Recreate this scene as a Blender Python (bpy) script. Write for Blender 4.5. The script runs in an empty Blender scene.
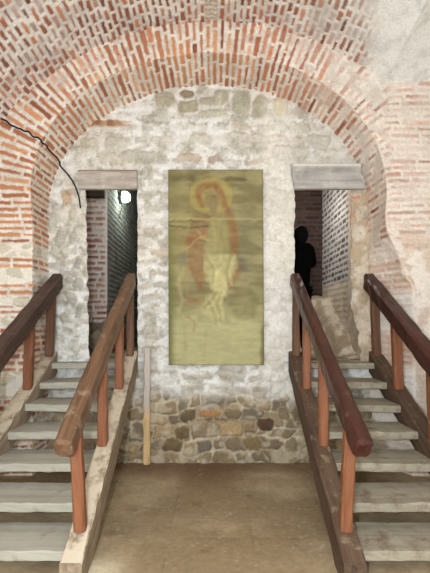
import bpy, bmesh, math, random
import numpy as np
from mathutils import Vector, Matrix

random.seed(7)
S = bpy.context.scene
COL = S.collection

# ------------------------------------------------------------------ numpy helpers
def H(ix, iy, seed=0):
    with np.errstate(over='ignore'):
        a = np.asarray(ix).astype(np.int64).astype(np.uint32)
        b = np.asarray(iy).astype(np.int64).astype(np.uint32)
        h = a * np.uint32(374761393) + b * np.uint32(668265263) + np.uint32((seed * 2246822519 + 977) & 0xffffffff)
        h = (h ^ (h >> np.uint32(13))) * np.uint32(1274126177)
        h = (h ^ (h >> np.uint32(16))) * np.uint32(2246822519)
        h = h ^ (h >> np.uint32(15))
    return h.astype(np.float64) / 4294967296.0

def vn(x, y, seed=0):
    x = np.asarray(x, float); y = np.asarray(y, float)
    ix = np.floor(x); iy = np.floor(y)
    fx = x - ix; fy = y - iy
    fx = fx * fx * (3 - 2 * fx); fy = fy * fy * (3 - 2 * fy)
    a = H(ix, iy, seed); b = H(ix + 1, iy, seed); c = H(ix, iy + 1, seed); d = H(ix + 1, iy + 1, seed)
    return (a * (1 - fx) + b * fx) * (1 - fy) + (c * (1 - fx) + d * fx) * fy

def fbm(x, y, seed=0, o=4, g=.5):
    r = 0; amp = 1; tot = 0; f = 1
    for i in range(o):
        r = r + amp * vn(np.asarray(x) * f + 17.3 * i, np.asarray(y) * f - 9.1 * i, seed + i * 31)
        tot += amp; amp *= g; f *= 2.03
    return r / tot

def ss(a, b, x):
    t = np.clip((np.asarray(x, float) - a) / (b - a), 0, 1)
    return t * t * (3 - 2 * t)

def lin(c):
    c = np.asarray(c, float) / 255.0
    return np.where(c <= .04045, c / 12.92, ((c + .055) / 1.055) ** 2.4)

def mix(a, b, t):
    t = np.asarray(t)[..., None]
    return np.asarray(a) * (1 - t) + np.asarray(b) * t

def pal(cols, t):
    cols = np.array(cols, float)
    t = np.clip(t, 0, .9999) * (len(cols) - 1)
    i = t.astype(int); f = (t - i)[..., None]
    return cols[i] * (1 - f) + cols[i + 1] * f

def bricks(u, v, L, Hh, mu, mv, seed, jit=.25, warp=.012, rnd=0):
    """mask (1 = brick), distance from the joint, id randoms"""
    v = v + (fbm(u * 2.3, v * 2.3, seed + 5, 2) - .5) * warp * 2
    u = u + (fbm(u * 3.1, v * 3.1, seed + 6, 2) - .5) * warp * 1.5
    row = np.floor(v / Hh); fv = v - row * Hh
    uu = u + H(row, row * 0 + 3, seed) * L
    col = np.floor(uu / L)
    e = lambda c: (c + (H(row, c, seed + 1) - .5) * 2 * jit) * L
    col = np.where(uu < e(col), col - 1, col)
    col = np.where(uu >= e(col + 1), col + 1, col)
    du = np.minimum(uu - e(col), e(col + 1) - uu) - mu / 2
    dv = np.minimum(fv, Hh - fv) - mv / 2 * (.6 + .8 * H(row, col, seed + 2))
    d = np.minimum(du, dv) if not rnd else -np.log(np.exp(-np.clip(du, -.3, .3)*rnd) + np.exp(-np.clip(dv, -.3, .3)*rnd))/rnd
    d = d + (fbm(u * 28, v * 28, seed + 7, 2) - .5) * .016
    return ss(-.003, .008, d), d, H(row, col, seed + 3), H(row, col, seed + 4)

def voro(x, y, seed, j=.85):
    x = np.asarray(x, float); y = np.asarray(y, float)
    ix = np.floor(x); iy = np.floor(y)
    f1 = np.full(x.shape, 9.); f2 = f1.copy(); cid = np.zeros(x.shape); cid2 = cid.copy()
    for dx in (-1, 0, 1):
        for dy in (-1, 0, 1):
            cx = ix + dx; cy = iy + dy
            px = cx + .5 + (H(cx, cy, seed) - .5) * j; py = cy + .5 + (H(cx, cy, seed + 1) - .5) * j
            d = np.hypot(x - px, y - py)
            r1 = H(cx, cy, seed + 2); r2 = H(cx, cy, seed + 3)
            n = d < f1
            f2 = np.where(n, f1, np.minimum(f2, d))
            cid = np.where(n, r1, cid); cid2 = np.where(n, r2, cid2)
            f1 = np.where(n, d, f1)
    return f1, f2 - f1, cid, cid2

# ------------------------------------------------------------------ materials
def new_mat(name):
    m = bpy.data.materials.new(name); m.use_nodes = True
    nt = m.node_tree; b = nt.nodes['Principled BSDF']
    return m, nt, b

def N(nt, t, **kw):
    n = nt.nodes.new(t)
    for k, v in kw.items():
        if k in n.inputs: n.inputs[k].default_value = v
        else: setattr(n, k, v)
    return n

def masonry_mat(name, rough=.92, bump=.35, scale=45., tint=.16):
    """pigment of the bricks and stones comes with the mesh; grain is added here"""
    m, nt, b = new_mat(name); L = nt.links
    at = N(nt, 'ShaderNodeAttribute', attribute_name='pigment')
    tc = N(nt, 'ShaderNodeTexCoord')
    no = N(nt, 'ShaderNodeTexNoise', Scale=scale, Detail=5.0, Roughness=.65)
    L.new(tc.outputs['Object'], no.inputs['Vector'])
    rg = N(nt, 'ShaderNodeMapRange'); rg.inputs[1].default_value = .3; rg.inputs[2].default_value = .7
    rg.inputs[3].default_value = 1 - tint; rg.inputs[4].default_value = 1 + tint
    L.new(no.outputs['Fac'], rg.inputs[0])
    mx = N(nt, 'ShaderNodeVectorMath', operation='MULTIPLY')
    L.new(at.outputs['Color'], mx.inputs[0]); L.new(rg.outputs[0], mx.inputs[1])
    L.new(mx.outputs[0], b.inputs['Base Color'])
    bp = N(nt, 'ShaderNodeBump', Strength=bump, Distance=.008)
    L.new(no.outputs['Fac'], bp.inputs['Height']); L.new(bp.outputs[0], b.inputs['Normal'])
    b.inputs['Roughness'].default_value = rough
    b.inputs['Specular IOR Level'].default_value = .2
    return m

def wood_mat(name, c1, c2, dust=None, dust_amt=.0, rough=.6, seed=0., bump=.4, grain=1.0, spec=.3, up=0):
    """grain runs along the object's own X axis"""
    m, nt, b = new_mat(name); L = nt.links
    tc = N(nt, 'ShaderNodeTexCoord')
    mp = N(nt, 'ShaderNodeMapping'); mp.inputs['Scale'].default_value = (1.6 * grain, 26 * grain, 26 * grain)
    mp.inputs['Location'].default_value = (seed, seed * 1.7, seed * .6)
    L.new(tc.outputs['Object'], mp.inputs['Vector'])
    oi = N(nt, 'ShaderNodeObjectInfo')
    ad = N(nt, 'ShaderNodeVectorMath', operation='ADD')
    ml = N(nt, 'ShaderNodeMath', operation='MULTIPLY'); ml.inputs[1].default_value = 37.
    L.new(oi.outputs['Random'], ml.inputs[0]); L.new(mp.outputs[0], ad.inputs[0]); L.new(ml.outputs[0], ad.inputs[1])
    n1 = N(nt, 'ShaderNodeTexNoise', Scale=1.0, Detail=6.0, Roughness=.65, Distortion=.4)
    L.new(ad.outputs[0], n1.inputs['Vector'])
    cr = N(nt, 'ShaderNodeValToRGB')
    cr.color_ramp.elements[0].position = .32; cr.color_ramp.elements[1].position = .68
    cr.color_ramp.elements[0].color = (*lin(c1), 1); cr.color_ramp.elements[1].color = (*lin(c2), 1)
    L.new(n1.outputs['Fac'], cr.inputs['Fac'])
    out = cr.outputs['Color']
    n2 = N(nt, 'ShaderNodeTexNoise', Scale=7.0, Detail=6.0, Roughness=.7)
    L.new(tc.outputs['Object'], n2.inputs['Vector'])
    if dust is not None:
        r2 = N(nt, 'ShaderNodeMapRange'); r2.inputs[1].default_value = .62 - dust_amt * .5; r2.inputs[2].default_value = .78 - dust_amt * .4
        r2.inputs[4].default_value = .9
        if up:
            gm = N(nt, 'ShaderNodeNewGeometry'); sx = N(nt, 'ShaderNodeSeparateXYZ'); L.new(gm.outputs['True Normal'], sx.inputs[0])
            ma = N(nt, 'ShaderNodeMath', operation='MULTIPLY_ADD'); ma.inputs[1].default_value = up; 
            L.new(sx.outputs['Z'], ma.inputs[0]); L.new(n2.outputs['Fac'], ma.inputs[2]); L.new(ma.outputs[0], r2.inputs[0])
        else:
            L.new(n2.outputs['Fac'], r2.inputs[0])
        mx = N(nt, 'ShaderNodeMix', data_type='RGBA')
        L.new(r2.outputs[0], mx.inputs[0]); L.new(out, mx.inputs[6]); mx.inputs[7].default_value = (*lin(dust), 1)
        out = mx.outputs[2]
    L.new(out, b.inputs['Base Color'])
    bp = N(nt, 'ShaderNodeBump', Strength=bump, Distance=.006)
    L.new(n1.outputs['Fac'], bp.inputs['Height']); L.new(bp.outputs[0], b.inputs['Normal'])
    b.inputs['Roughness'].default_value = rough
    b.inputs['Specular IOR Level'].default_value = spec
    return m

def plain_mat(name, c, rough=.8, emit=None, estr=0, spec=.3, noise=.1):
    m, nt, b = new_mat(name); L = nt.links
    tc = N(nt, 'ShaderNodeTexCoord'); no = N(nt, 'ShaderNodeTexNoise', Scale=14.0, Detail=5.0)
    L.new(tc.outputs['Object'], no.inputs['Vector'])
    rg = N(nt, 'ShaderNodeMapRange'); rg.inputs[1].default_value = .3; rg.inputs[2].default_value = .7
    rg.inputs[3].default_value = 1 - noise; rg.inputs[4].default_value = 1 + noise
    L.new(no.outputs['Fac'], rg.inputs[0])
    mx = N(nt, 'ShaderNodeVectorMath', operation='MULTIPLY'); mx.inputs[0].default_value = lin(c)
    L.new(rg.outputs[0], mx.inputs[1]); L.new(mx.outputs[0], b.inputs['Base Color'])
    b.inputs['Roughness'].default_value = rough; b.inputs['Specular IOR Level'].default_value = spec
    if emit is not None:
        b.inputs['Emission Color'].default_value = (*lin(emit), 1); b.inputs['Emission Strength'].default_value = estr
    return m

# ------------------------------------------------------------------ mesh helpers
class Patches:
    """grids of points with a colour each, joined into one mesh"""
    def __init__(s): s.P = []; s.C = []; s.F = []; s.n = 0
    def grid(s, P, C, keep=None, flip=False):
        a, b, _ = P.shape
        idx = np.arange(a * b).reshape(a, b) + s.n
        q = np.stack([idx[:-1, :-1], idx[1:, :-1], idx[1:, 1:], idx[:-1, 1:]], -1)
        if flip: q = q[..., ::-1]
        q = q.reshape(-1, 4) if keep is None else q[keep]
        s.P.append(P.reshape(-1, 3)); s.C.append(np.broadcast_to(C, P.shape).reshape(-1, 3)); s.F.append(q.reshape(-1, 4)); s.n += a * b
    def build(s, name, mat, origin=(0, 0, 0), parent=None):
        P = np.concatenate(s.P) - np.array(origin, float); C = np.concatenate(s.C); F = np.concatenate(s.F)
        used = np.zeros(len(P), bool); used[F.ravel()] = True
        re = np.cumsum(used) - 1; P = P[used]; C = C[used]; F = re[F]
        me = bpy.data.meshes.new(name)
        me.vertices.add(len(P)); me.vertices.foreach_set('co', P.astype(np.float32).ravel())
        me.loops.add(F.size); me.loops.foreach_set('vertex_index', F.astype(np.int32).ravel())
        me.polygons.add(len(F)); me.polygons.foreach_set('loop_start', np.arange(0, F.size, 4, dtype=np.int32))
        me.polygons.foreach_set('use_smooth', np.ones(len(F), bool))
        me.update(calc_edges=True)
        a = me.color_attributes.new('pigment', 'FLOAT_COLOR', 'POINT')
        a.data.foreach_set('color', np.concatenate([np.clip(C, 0, 1), np.ones((len(C), 1))], 1).astype(np.float32).ravel())
        me.materials.append(mat); me.validate()
        o = bpy.data.objects.new(name, me); COL.objects.link(o); o.location = origin
        if parent: o.parent = parent
        return o

def link_bm(name, bm, mat, parent=None, smooth=False):
    me = bpy.data.meshes.new(name); bm.normal_update(); bm.to_mesh(me); bm.free(); me.materials.append(mat)
    if smooth:
        for p in me.polygons: p.use_smooth = True
    o = bpy.data.objects.new(name, me); COL.objects.link(o)
    if parent: o.parent = parent
    return o

def empty(name, loc, label, cat, group=None):
    o = bpy.data.objects.new(name, None); COL.objects.link(o); o.location = loc; o.empty_display_size = .1
    o['label'] = label; o['category'] = cat
    if group: o['group'] = group
    return o

def tag(o, label, cat, group=None):
    o['label'] = label; o['category'] = cat
    if group: o['group'] = group
    return o

def struct(o): o['kind'] = 'structure'; return o

def beam_bm(L, w, h, th=0., bev=.012, seg=14, wear=.004, seed=1, cut0=True, cut1=True, zfloor=None, flare=0.):
    """worn timber along local X, from 0 to L; th = slope so that ends can be cut plumb"""
    bm = bmesh.new(); rings = []
    rnd = random.Random(seed)
    b = bev; pr = [(-w/2+b, -h/2), (0, -h/2), (w/2-b, -h/2), (w/2, -h/2+b), (w/2, 0), (w/2, h/2-b), (w/2-b, h/2), (0, h/2), (-w/2+b, h/2), (-w/2, h/2-b), (-w/2, 0), (-w/2, -h/2+b)]
    xs = [0, bev*.8] + [L*i/seg for i in range(1, seg)] + [L-bev*.8, L]
    for i, x in enumerate(xs):
        k = 1.0
        endc = (i == 0 or i == len(xs)-1)
        ring = []
        for (y, z) in pr:
            sc = 1 - (bev*.9/min(w, h))*2 if endc else 1
            y2, z2 = y*sc, z*sc
            f = 1 - x/L
            xo = math.tan(th)*z2
            t = x + (xo if ((cut0 and x < L*.5) or (cut1 and x >= L*.5)) else 0) * (1 - 2*min(x, L-x)/L if True else 1)
            j = 0 if endc else wear
            ring.append(bm.verts.new((t, y2 + rnd.uniform(-j, j), z2 + rnd.uniform(-j, j))))
        rings.append(ring)
    n = len(pr)
    for a, c in zip(rings, rings[1:]):
        for i in range(n):
            bm.faces.new((a[i], a[(i+1) % n], c[(i+1) % n], c[i]))
    bm.faces.new(rings[0][::-1]); bm.faces.new(rings[-1])
    bmesh.ops.recalc_face_normals(bm, faces=bm.faces)
    return bm

def beam(name, p0, p1, w, h, mat, parent, origin, seed=1, plumb=True, **kw):
    """timber from p0 to p1 (world points), child of parent whose base is at origin"""
    p0 = Vector(p0); p1 = Vector(p1); d = p1 - p0; L = d.length
    th = math.asin(d.z / L) if plumb else 0.
    o = link_bm(name, beam_bm(L, w, h, th, seed=seed, **kw), mat, parent, smooth=False)
    x = d.normalized()
    if abs(x.z) > .95: y = Vector((0, 1, 0)).cross(x); y = Vector((0, 1, 0)) if y.length < .1 else y
    else: y = Vector((0, 0, 1)).cross(x)
    y.normalize(); z = x.cross(y)
    M = Matrix((x, y, z)).transposed().to_4x4(); M.translation = p0 - Vector(origin)
    o.matrix_local = M
    return o

def tube(name, pts, r, mat, parent=None, origin=(0, 0, 0)):
    cu = bpy.data.curves.new(name, 'CURVE'); cu.dimensions = '3D'; cu.bevel_depth = r; cu.bevel_resolution = 2; cu.use_fill_caps = True
    sp = cu.splines.new('BEZIER'); sp.bezier_points.add(len(pts)-1)
    for b, p in zip(sp.bezier_points, pts):
        b.co = Vector(p) - Vector(origin); b.handle_left_type = b.handle_right_type = 'AUTO'
    cu.materials.append(mat)
    t = bpy.data.objects.new(name, cu); COL.objects.link(t)
    me = bpy.data.meshes.new_from_object(t.evaluated_get(bpy.context.evaluated_depsgraph_get())); bpy.data.objects.remove(t); bpy.data.curves.remove(cu)
    o = bpy.data.objects.new(name, me); COL.objects.link(o); o.location = origin
    if parent: o.parent = parent; o.location = (0, 0, 0)
    return o

# ------------------------------------------------------------------ place dimensions (metres, camera over the origin)
F = 430.0; CX = 213.0; Y0 = 325.0; E = 1.545
YB = 4.85          # rubble wall behind the arch
YA = 4.42          # front of the arch
ZP = 1.138         # level of the landing
def wx(px, Y=YB): return (px - CX) * Y / F
def wz(py, Y=YB): return E + (Y0 - py) * Y / F

WHITE = lin((226, 222, 214)); 
M_MAS = masonry_mat('lime_washed_masonry')
M_SMOOTH = masonry_mat('plastered_masonry', bump=.2, scale=30, tint=.08)
M_FLOOR = masonry_mat('earth_floor', bump=.25, scale=22, tint=.16)

# ------------------------------------------------------------------ arch wall: one strip folded along the arris (reveal + face)
def path():
    """intrados from the left foot over the crown to the right foot -> points, outward normals, arc length"""
    pts = []
    aL, hL = 1.86, 1.30; aR, hR = 1.77, 1.25; top = 2.707
    for z in np.arange(-E, hL, .009): pts.append((-aL, z))
    for a in np.linspace(math.pi, math.pi/2, 330): pts.append((aL*math.cos(a), hL + (top-hL)*math.sin(a)))
    for a in np.linspace(math.pi/2, 0, 330)[1:]: pts.append((aR*math.cos(a), hR + (top-hR)*math.sin(a)))
    for z in np.arange(hR, -E-.009, -.009): pts.append((aR, z))
    p = np.array(pts)
    t = np.gradient(p, axis=0); t /= np.linalg.norm(t, axis=1)[:, None]
    n = np.stack([-t[:, 1], t[:, 0]], 1)
    for k in range(3):
        n[1:-1] = (n[:-2] + n[1:-1] + n[2:]) / 3
    n /= np.linalg.norm(n, axis=1)[:, None]
    s = np.concatenate([[0], np.cumsum(np.linalg.norm(np.diff(p, axis=0), axis=1))])
    return p, n, s
IP, IN, IS = path()

def vault_h(X):
    c = .33 + np.sqrt(np.maximum(7.84 - X*X, 0.))
    f = 2.505 + .0 * X
    return np.where((X > 1.2) & (c < 2.62), np.maximum(c, f) + .0*c, c)

BRK_L = [lin(c) for c in ((140, 84, 62), (188, 128, 94), (204, 148, 108), (196, 136, 100), (168, 106, 78), (214, 166, 128))]
BRK_R = [lin(c) for c in ((148, 84, 66), (186, 116, 90), (204, 144, 118), (212, 170, 148), (176, 108, 86), (222, 190, 170))]
BRK_D = [lin(c) for c in ((124, 78, 64), (156, 98, 76), (182, 120, 92), (142, 92, 78), (192, 132, 102), (166, 132, 120))]

def arch_wall():
    depth = np.concatenate([np.linspace(YB + .06, YA + .012, 46), [YA + .004]])
    out = np.concatenate([[.004, .012], np.arange(.022, .96, .0105)])
    n, a, b = len(IP), len(depth), len(out)
    s = IS[:, None]
    crown = IS[np.argmin(np.abs(IP[:, 0]))]
    X0 = IP[:, 0][:, None]; h0 = IP[:, 1][:, None]
    def colour(tt, uu, Xw, hw, seed, mL, face):
        right = ss(-.3, 1.5, Xw)
        m, d, r1, r2 = bricks(uu, tt, mL, .066, .024, .028, seed, .22, .010)
        bc = mix(pal(BRK_L, r1), pal(BRK_R, r1), right)
        bc = bc * (.82 + .36 * r2)[..., None]
        n1 = fbm(Xw * 1.7 + 3, hw * 1.7 + tt * .2, 11, 4)
        n2 = fbm(Xw * 9, hw * 9 + uu * 9, 12, 3)
        bias = -.14 + .20 * ss(.6, 1.7, Xw) - .06 * ss(-.8, -1.6, Xw)
        w = np.clip(ss(.46, .78, .55*n1 + .30*n2 + .22*r2 + bias), 0, .93)
        m = m * (1 - .75 * ss(.7, 1.0, w))
        wash = mix(np.broadcast_to(lin((228, 224, 218)), bc.shape), lin((216, 209, 203)), n2)
        c = mix(bc, wash, w * .82)
        mort = mix(np.broadcast_to(lin((228, 223, 214)), bc.shape), lin((190, 180, 168)), ss(.35, .75, n2) * .6)
        return mix(mort, c, m), m, w
    # reveal
    spl = .10*ss(.9, 2.4, IP[:, 1])[:, None]
    dd = depth[None, :]
    Xw = X0 + 0*dd; hw = h0 + 0*dd
    c1, m1, w1 = colour(s + 0*dd, dd + 0*s, Xw, hw, 21, .26, False)
    hh1 = m1 * .010 * (1-w1) + .012 * (fbm((s+0*dd)*6, (dd+0*s)*6, 33, 3) - .5)
    fr = spl*np.clip((YB - dd)/(YB-YA), 0, 1)
    P1 = np.stack([Xw - IN[:, 0][:, None]*(hh1 - fr), dd + 0*s, hw - IN[:, 1][:, None]*(hh1 - fr) + E], -1)
    # face
    oo = out[None, :] + spl*np.exp(-out[None, :]/.25)
    Xf = X0 + IN[:, 0][:, None]*oo; hf = h0 + IN[:, 1][:, None]*oo
    c2, m2, w2 = colour(s + 0*oo, oo + 0*s + .09, Xf, hf, 22, .30, True)
    # level courses beside the right haunch
    c3, m3, w3 = colour(hf, Xf, Xf, hf, 24, .25, True)
    lev = ss(1.72, 1.9, Xf + .05*fbm(hf*5, Xf*5, 3, 2)); c3 = mix(c3, np.broadcast_to(lin((228, 220, 212)), c3.shape), .28 + .4*ss(.4, .65, fbm(Xf*5, hf*8, 47, 3)))
    c2 = mix(c2, c3, lev); m2 = m2*(1-lev) + m3*lev; w2 = w2*(1-lev)+w3*lev
    def pier(c, m, w, X, h, uu, seed):
        zz = h + E
        # left pier: brick lacing courses between courses of rubble
        band = np.ones_like(zz)
        for (y1, y2) in ((244, 256), (268, 282), (298, 306), (318, 326), (371, 398), (420, 440)):
            zt = E + (Y0-y1)*YA/F; zb = E + (Y0-y2)*YA/F
            wv = .012*(fbm(X*6, zz*6, 9, 2)-.5)
            band = band * (1 - ss(zb-.012, zb+.012, zz+wv) * (1 - ss(zt-.012, zt+.012, zz+wv)))
        f1, f2, k1, k2 = voro(uu*5.5, zz*7.5, 71)
        sm = ss(.10, .26, f2) * ss(.35, .6, k2 + .3*fbm(uu*4, zz*4, 8, 2) - .1)
        stone = mix(np.broadcast_to(lin((226, 221, 210)), c.shape), pal([lin((176, 172, 150)), lin((204, 198, 180)), lin((190, 178, 150))], k1), sm*.75)
        L = (1 - band) * (X < 0)
        c = mix(c, stone, L); m = m*(1-L) + L*sm
        # right pier: broken corner, rendered over
        nz = .3*(fbm(X*3, zz*3, 44, 4) - .5)
        R = (X > 0) * (1 - ss(2.30, 2.55, zz + nz))
        n3 = fbm(X*4, zz*5, 45, 4); n4 = fbm(X*14, zz*14, 46, 3)
        ren = mix(np.broadcast_to(lin((230, 224, 216)), c.shape), lin((204, 186, 168)), ss(.42, .66, n3)*.8)
        ren = mix(ren, lin((168, 146, 124)), ss(.58, .75, n4)*.4)
        faint = ss(.40, .6, n3) * .55
        c = mix(c, mix(ren, c, faint*m), R)
        m = m * (1 - .6*R)
        return c, m, R
    c2, m2, R2 = pier(c2, m2, w2, Xf, hf, Xf, 1)
    c1, m1b, R1 = pier(c1, m1, w1, Xw, hw, dd + 0*s, 2)
    hh = m2*.011*(1-.7*w2) + .016*(fbm(Xf*5, hf*5, 34, 4)-.5) + R2*.05*(fbm(Xf*2.6, hf*2.6, 36, 4)-.5)
    fade = ss(0, .05, out[None, :] + 0*s)
    P2 = np.stack([Xf, YA - hh*fade, hf + E], -1)
    # wear of the right corner below the springing
    for P in (P1, P2):
        zz = P[..., 2]
        er = (P[..., 0] > 0) * (1 - ss(1.75, 2.70, zz + .25*(fbm(zz*4, P[..., 1]*4, 52, 3)-.5))) * (.24 + .10*fbm(zz*3, P[..., 1]*3, 51, 3)) * np.clip((YB - P[..., 1])/(YB-YA), 0, 1)
        fall = np.exp(-np.maximum(P[..., 0] - 1.77, 0)/.40)
        P[..., 0] += er*fall
    PP = np.concatenate([P1, P2], 1); CC = np.concatenate([c1, c2], 1)
    cen = (PP[:-1, :-1] + PP[1:, 1:]) / 2
    keep = (np.abs(cen[..., 0]) < 2.30) & (cen[..., 2] - E < vault_h(np.clip(cen[..., 0], -2.3, 2.3)) + .05) & (cen[..., 2] > -.02)
    g = Patches(); g.grid(PP, CC, keep)
    return struct(g.build('wall_front', M_MAS))
arch_wall()

# ------------------------------------------------------------------ brick vault over the stairs
def vault():
    Xs = []
    x = -2.27
    while x < 2.27:
        Xs.append(x); hh = vault_h(np.array([x]))[0]
        sl = abs(x)/max(2.8**2 - x*x, .1)**.5
        x += .0095/math.sqrt(1+sl*sl)
    Xs = np.array(Xs + [2.27])
    hs = vault_h(Xs)
    arc = np.concatenate([[0], np.cumsum(np.hypot(np.diff(Xs), np.diff(hs)))])
    Ys = np.concatenate([np.linspace(-2.6, 2.3, 40)[:-1], np.arange(2.3, YA+.03, .0105)])
    A, Y = np.meshgrid(arc, Ys, indexing='ij'); X = Xs[:, None] + 0*Y; h = hs[:, None] + 0*Y
    mid = arc[np.argmin(np.abs(Xs))]
    m, d, r1, r2 = bricks(Y, A, .165, .066, .034, .030, 61, .2, .014)
    bc = pal(BRK_D, r1) * (.8 + .45*r2)[..., None]
    right = ss(.4, 1.5, X + .25*(YA-Y))
    n1 = fbm(X*1.4+5, Y*1.4, 62, 4); n2 = fbm(X*8, Y*8, 63, 3)
    w = ss(.46, .80, .50*n1 + .28*n2 + .34*H(np.floor(r1*997), np.floor(r2*991), 5) - .17 + .26*right)
    smooth = ss(1.5, 1.78, X + .35*(YA-Y) + .12*(n2-.5))
    w = np.maximum(w, smooth)
    wash = mix(np.broadcast_to(lin((220, 218, 215)), bc.shape), lin((196, 193, 192)), n2)
    c = mix(bc, wash, w*.80)
    mort = mix(np.broadcast_to(lin((232, 229, 224)), bc.shape), lin((200, 194, 188)), ss(.35, .7, n2)*.7)
    c = mix(mort, c, m*(1-smooth))
    c = mix(c, mix(np.broadcast_to(lin((238, 240, 239)), bc.shape), lin((218, 221, 219)), ss(.5, .75, n2)), smooth)
    # a small patch of bricks laid across the crown beside the arch
    pm = (np.abs(X - wx(211.5, YA)) < .062) & (Y < YA-.01) & (Y > YA - .34)
    mb, _, q1, q2 = bricks(X, Y, .13, .055, .012, .024, 66, .02, .004)
    c = np.where(pm[..., None], mix(np.broadcast_to(lin((208, 203, 190)), bc.shape), pal([lin((170, 140, 126)), lin((184, 160, 142))], q1), mb*.8), c)
    hh = m*(1-smooth)*.012*(1-.6*w) + .018*(fbm(X*5, Y*5, 64, 3)-.5)*(1-.6*smooth)
    # inward normal of the vault
    nx = -np.gradient(hs, arc); nz = np.gradient(Xs, arc)
    h = h + ss(1.35, 2.2, X)*.42*np.clip(YA - Y, 0, 2.4)
    P = np.stack([X - nx[:, None]*hh, Y, h + E - nz[:, None]*hh], -1)
    g = Patches(); g.grid(P, c, None, True)
    return struct(g.build('ceiling', M_MAS))
vault()

def simple_wall(name, pts, z0, z1, colour, seed=0, step=.05, mat=None):
    g = Patches(); u0 = 0
    for (a, b) in zip(pts, pts[1:]):
        a = np.array(a); b = np.array(b); L = np.linalg.norm(b-a)
        u = np.linspace(0, L, max(2, int(L/step)+1)); z = np.linspace(z0, z1, max(2, int((z1-z0)/step)+1))
        U, Z = np.meshgrid(u, z, indexing='ij')
        c, hgt = colour(U+u0, Z)
        d = (b-a)/L; nrm = np.array([d[1], -d[0]])
        ed = ss(0, .05, U) * ss(0, .05, L-U)
        P = np.stack([a[0]+d[0]*U + nrm[0]*hgt*ed, a[1]+d[1]*U + nrm[1]*hgt*ed, Z], -1)
        g.grid(P, c); u0 += L
    return struct(g.build(name, mat or M_MAS))

def lime(U, Z):
    n = fbm(U*3, Z*3, 81, 4)
    c = mix(np.broadcast_to(lin((214, 207, 196)), U.shape+(3,)), lin((176, 140, 116)), ss(.5, .7, n)*.5)
    return c, .01*(n-.5)
simple_wall('wall_left', [(-2.26, -2.6), (-2.26, YA+.02)], 0, 3.62, lime)
simple_wall('wall_right', [(2.26, YA+.02), (2.26, -2.6)], 0, 5.2, lime)

# ------------------------------------------------------------------ rubble wall with the two doorways
def ragged(z, base, amp, seed): return base + amp*(fbm(z*9, z*0+seed, seed, 3) - .5)*2
def xa(z): return ragged(z, -1.435 + .04*(2.2 - z)*.5 + .02, .022, 101)
def xb(z): return ragged(z, wx(137.5), .010, 102)
def xc(z): return ragged(z, wx(294.5), .012, 103)
def xd(z): return ragged(z, 1.565 + .10*(1-ss(1.3, 1.9, z)), .03, 104)

CROWN = [(165, 100, 11, 8, (188, 182, 160)), (188, 107, 12, 6.5, (186, 178, 150)), (212, 114, 14, 4, (186, 182, 160)), (241, 103, 9.5, 13, (192, 190, 168)),
         (260, 107, 8.5, 12, (186, 182, 158)), (280, 107, 8, 10.5, (206, 192, 142)), (221, 98, 8, 8, (194, 190, 168)), (187, 95, 8, 4, (150, 130, 100)),
         (210, 102, 10, 5, (196, 190, 170)), (298, 112, 6, 5, (180, 176, 158)), (300, 128, 10, 6, (200, 196, 182)), (258, 140, 12, 5, (206, 200, 188)),
         (108, 158, 12, 7, (198, 194, 178)), (128, 156, 10, 7, (178, 176, 164)), (146, 158, 11, 7, (178, 174, 160)), (188, 158, 13, 5, (186, 168, 150)),
         (213, 159, 8, 4.5, (160, 140, 126)), (90, 144, 9, 6, (190, 184, 164)), (115, 143, 11, 6, (200, 196, 184)), (160, 140, 13, 5, (206, 202, 190)),
         (200, 140, 12, 5, (204, 200, 188)), (235, 136, 12, 5, (210, 206, 196)), (282, 150, 12, 5, (206, 202, 192)), (318, 140, 11, 6, (196, 194, 184))]
LOW = [(265, 423.5, 7.5, 6.5, (78, 54, 44)), (212, 414, 11, 4.5, (172, 128, 84)), (188, 415, 9, 6, (104, 90, 68)), (298, 414, 7, 8, (112, 100, 78)), (283, 412, 6, 7, (130, 116, 92)),
       (173, 444, 9, 8, (108, 92, 66)), (252, 443, 9, 8, (132, 112, 78)), (182, 432, 7, 6, (112, 94, 68)), (284, 400, 5, 4, (134, 122, 100)), (233, 414, 7, 5, (124, 110, 84))]
SIDE = [(53, 222, 5, 9, (176, 176, 162)), (62, 240, 6, 9, (172, 172, 160)), (77, 262, 4.5, 6, (150, 150, 142)), (79, 283, 4, 7, (152, 152, 144)), (80, 310, 4, 8, (160, 160, 150)), (72, 298, 4, 7, (170, 168, 156)),
        (66, 318, 5, 6, (172, 170, 160)), (70, 280, 4, 5, (166, 166, 156)), (55, 250, 4, 6, (186, 182, 170)), (66, 198, 6, 8, (190, 164, 130)), (73, 214, 4, 6, (186, 180, 160)), (74, 238, 4, 6, (170, 168, 154))]

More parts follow.
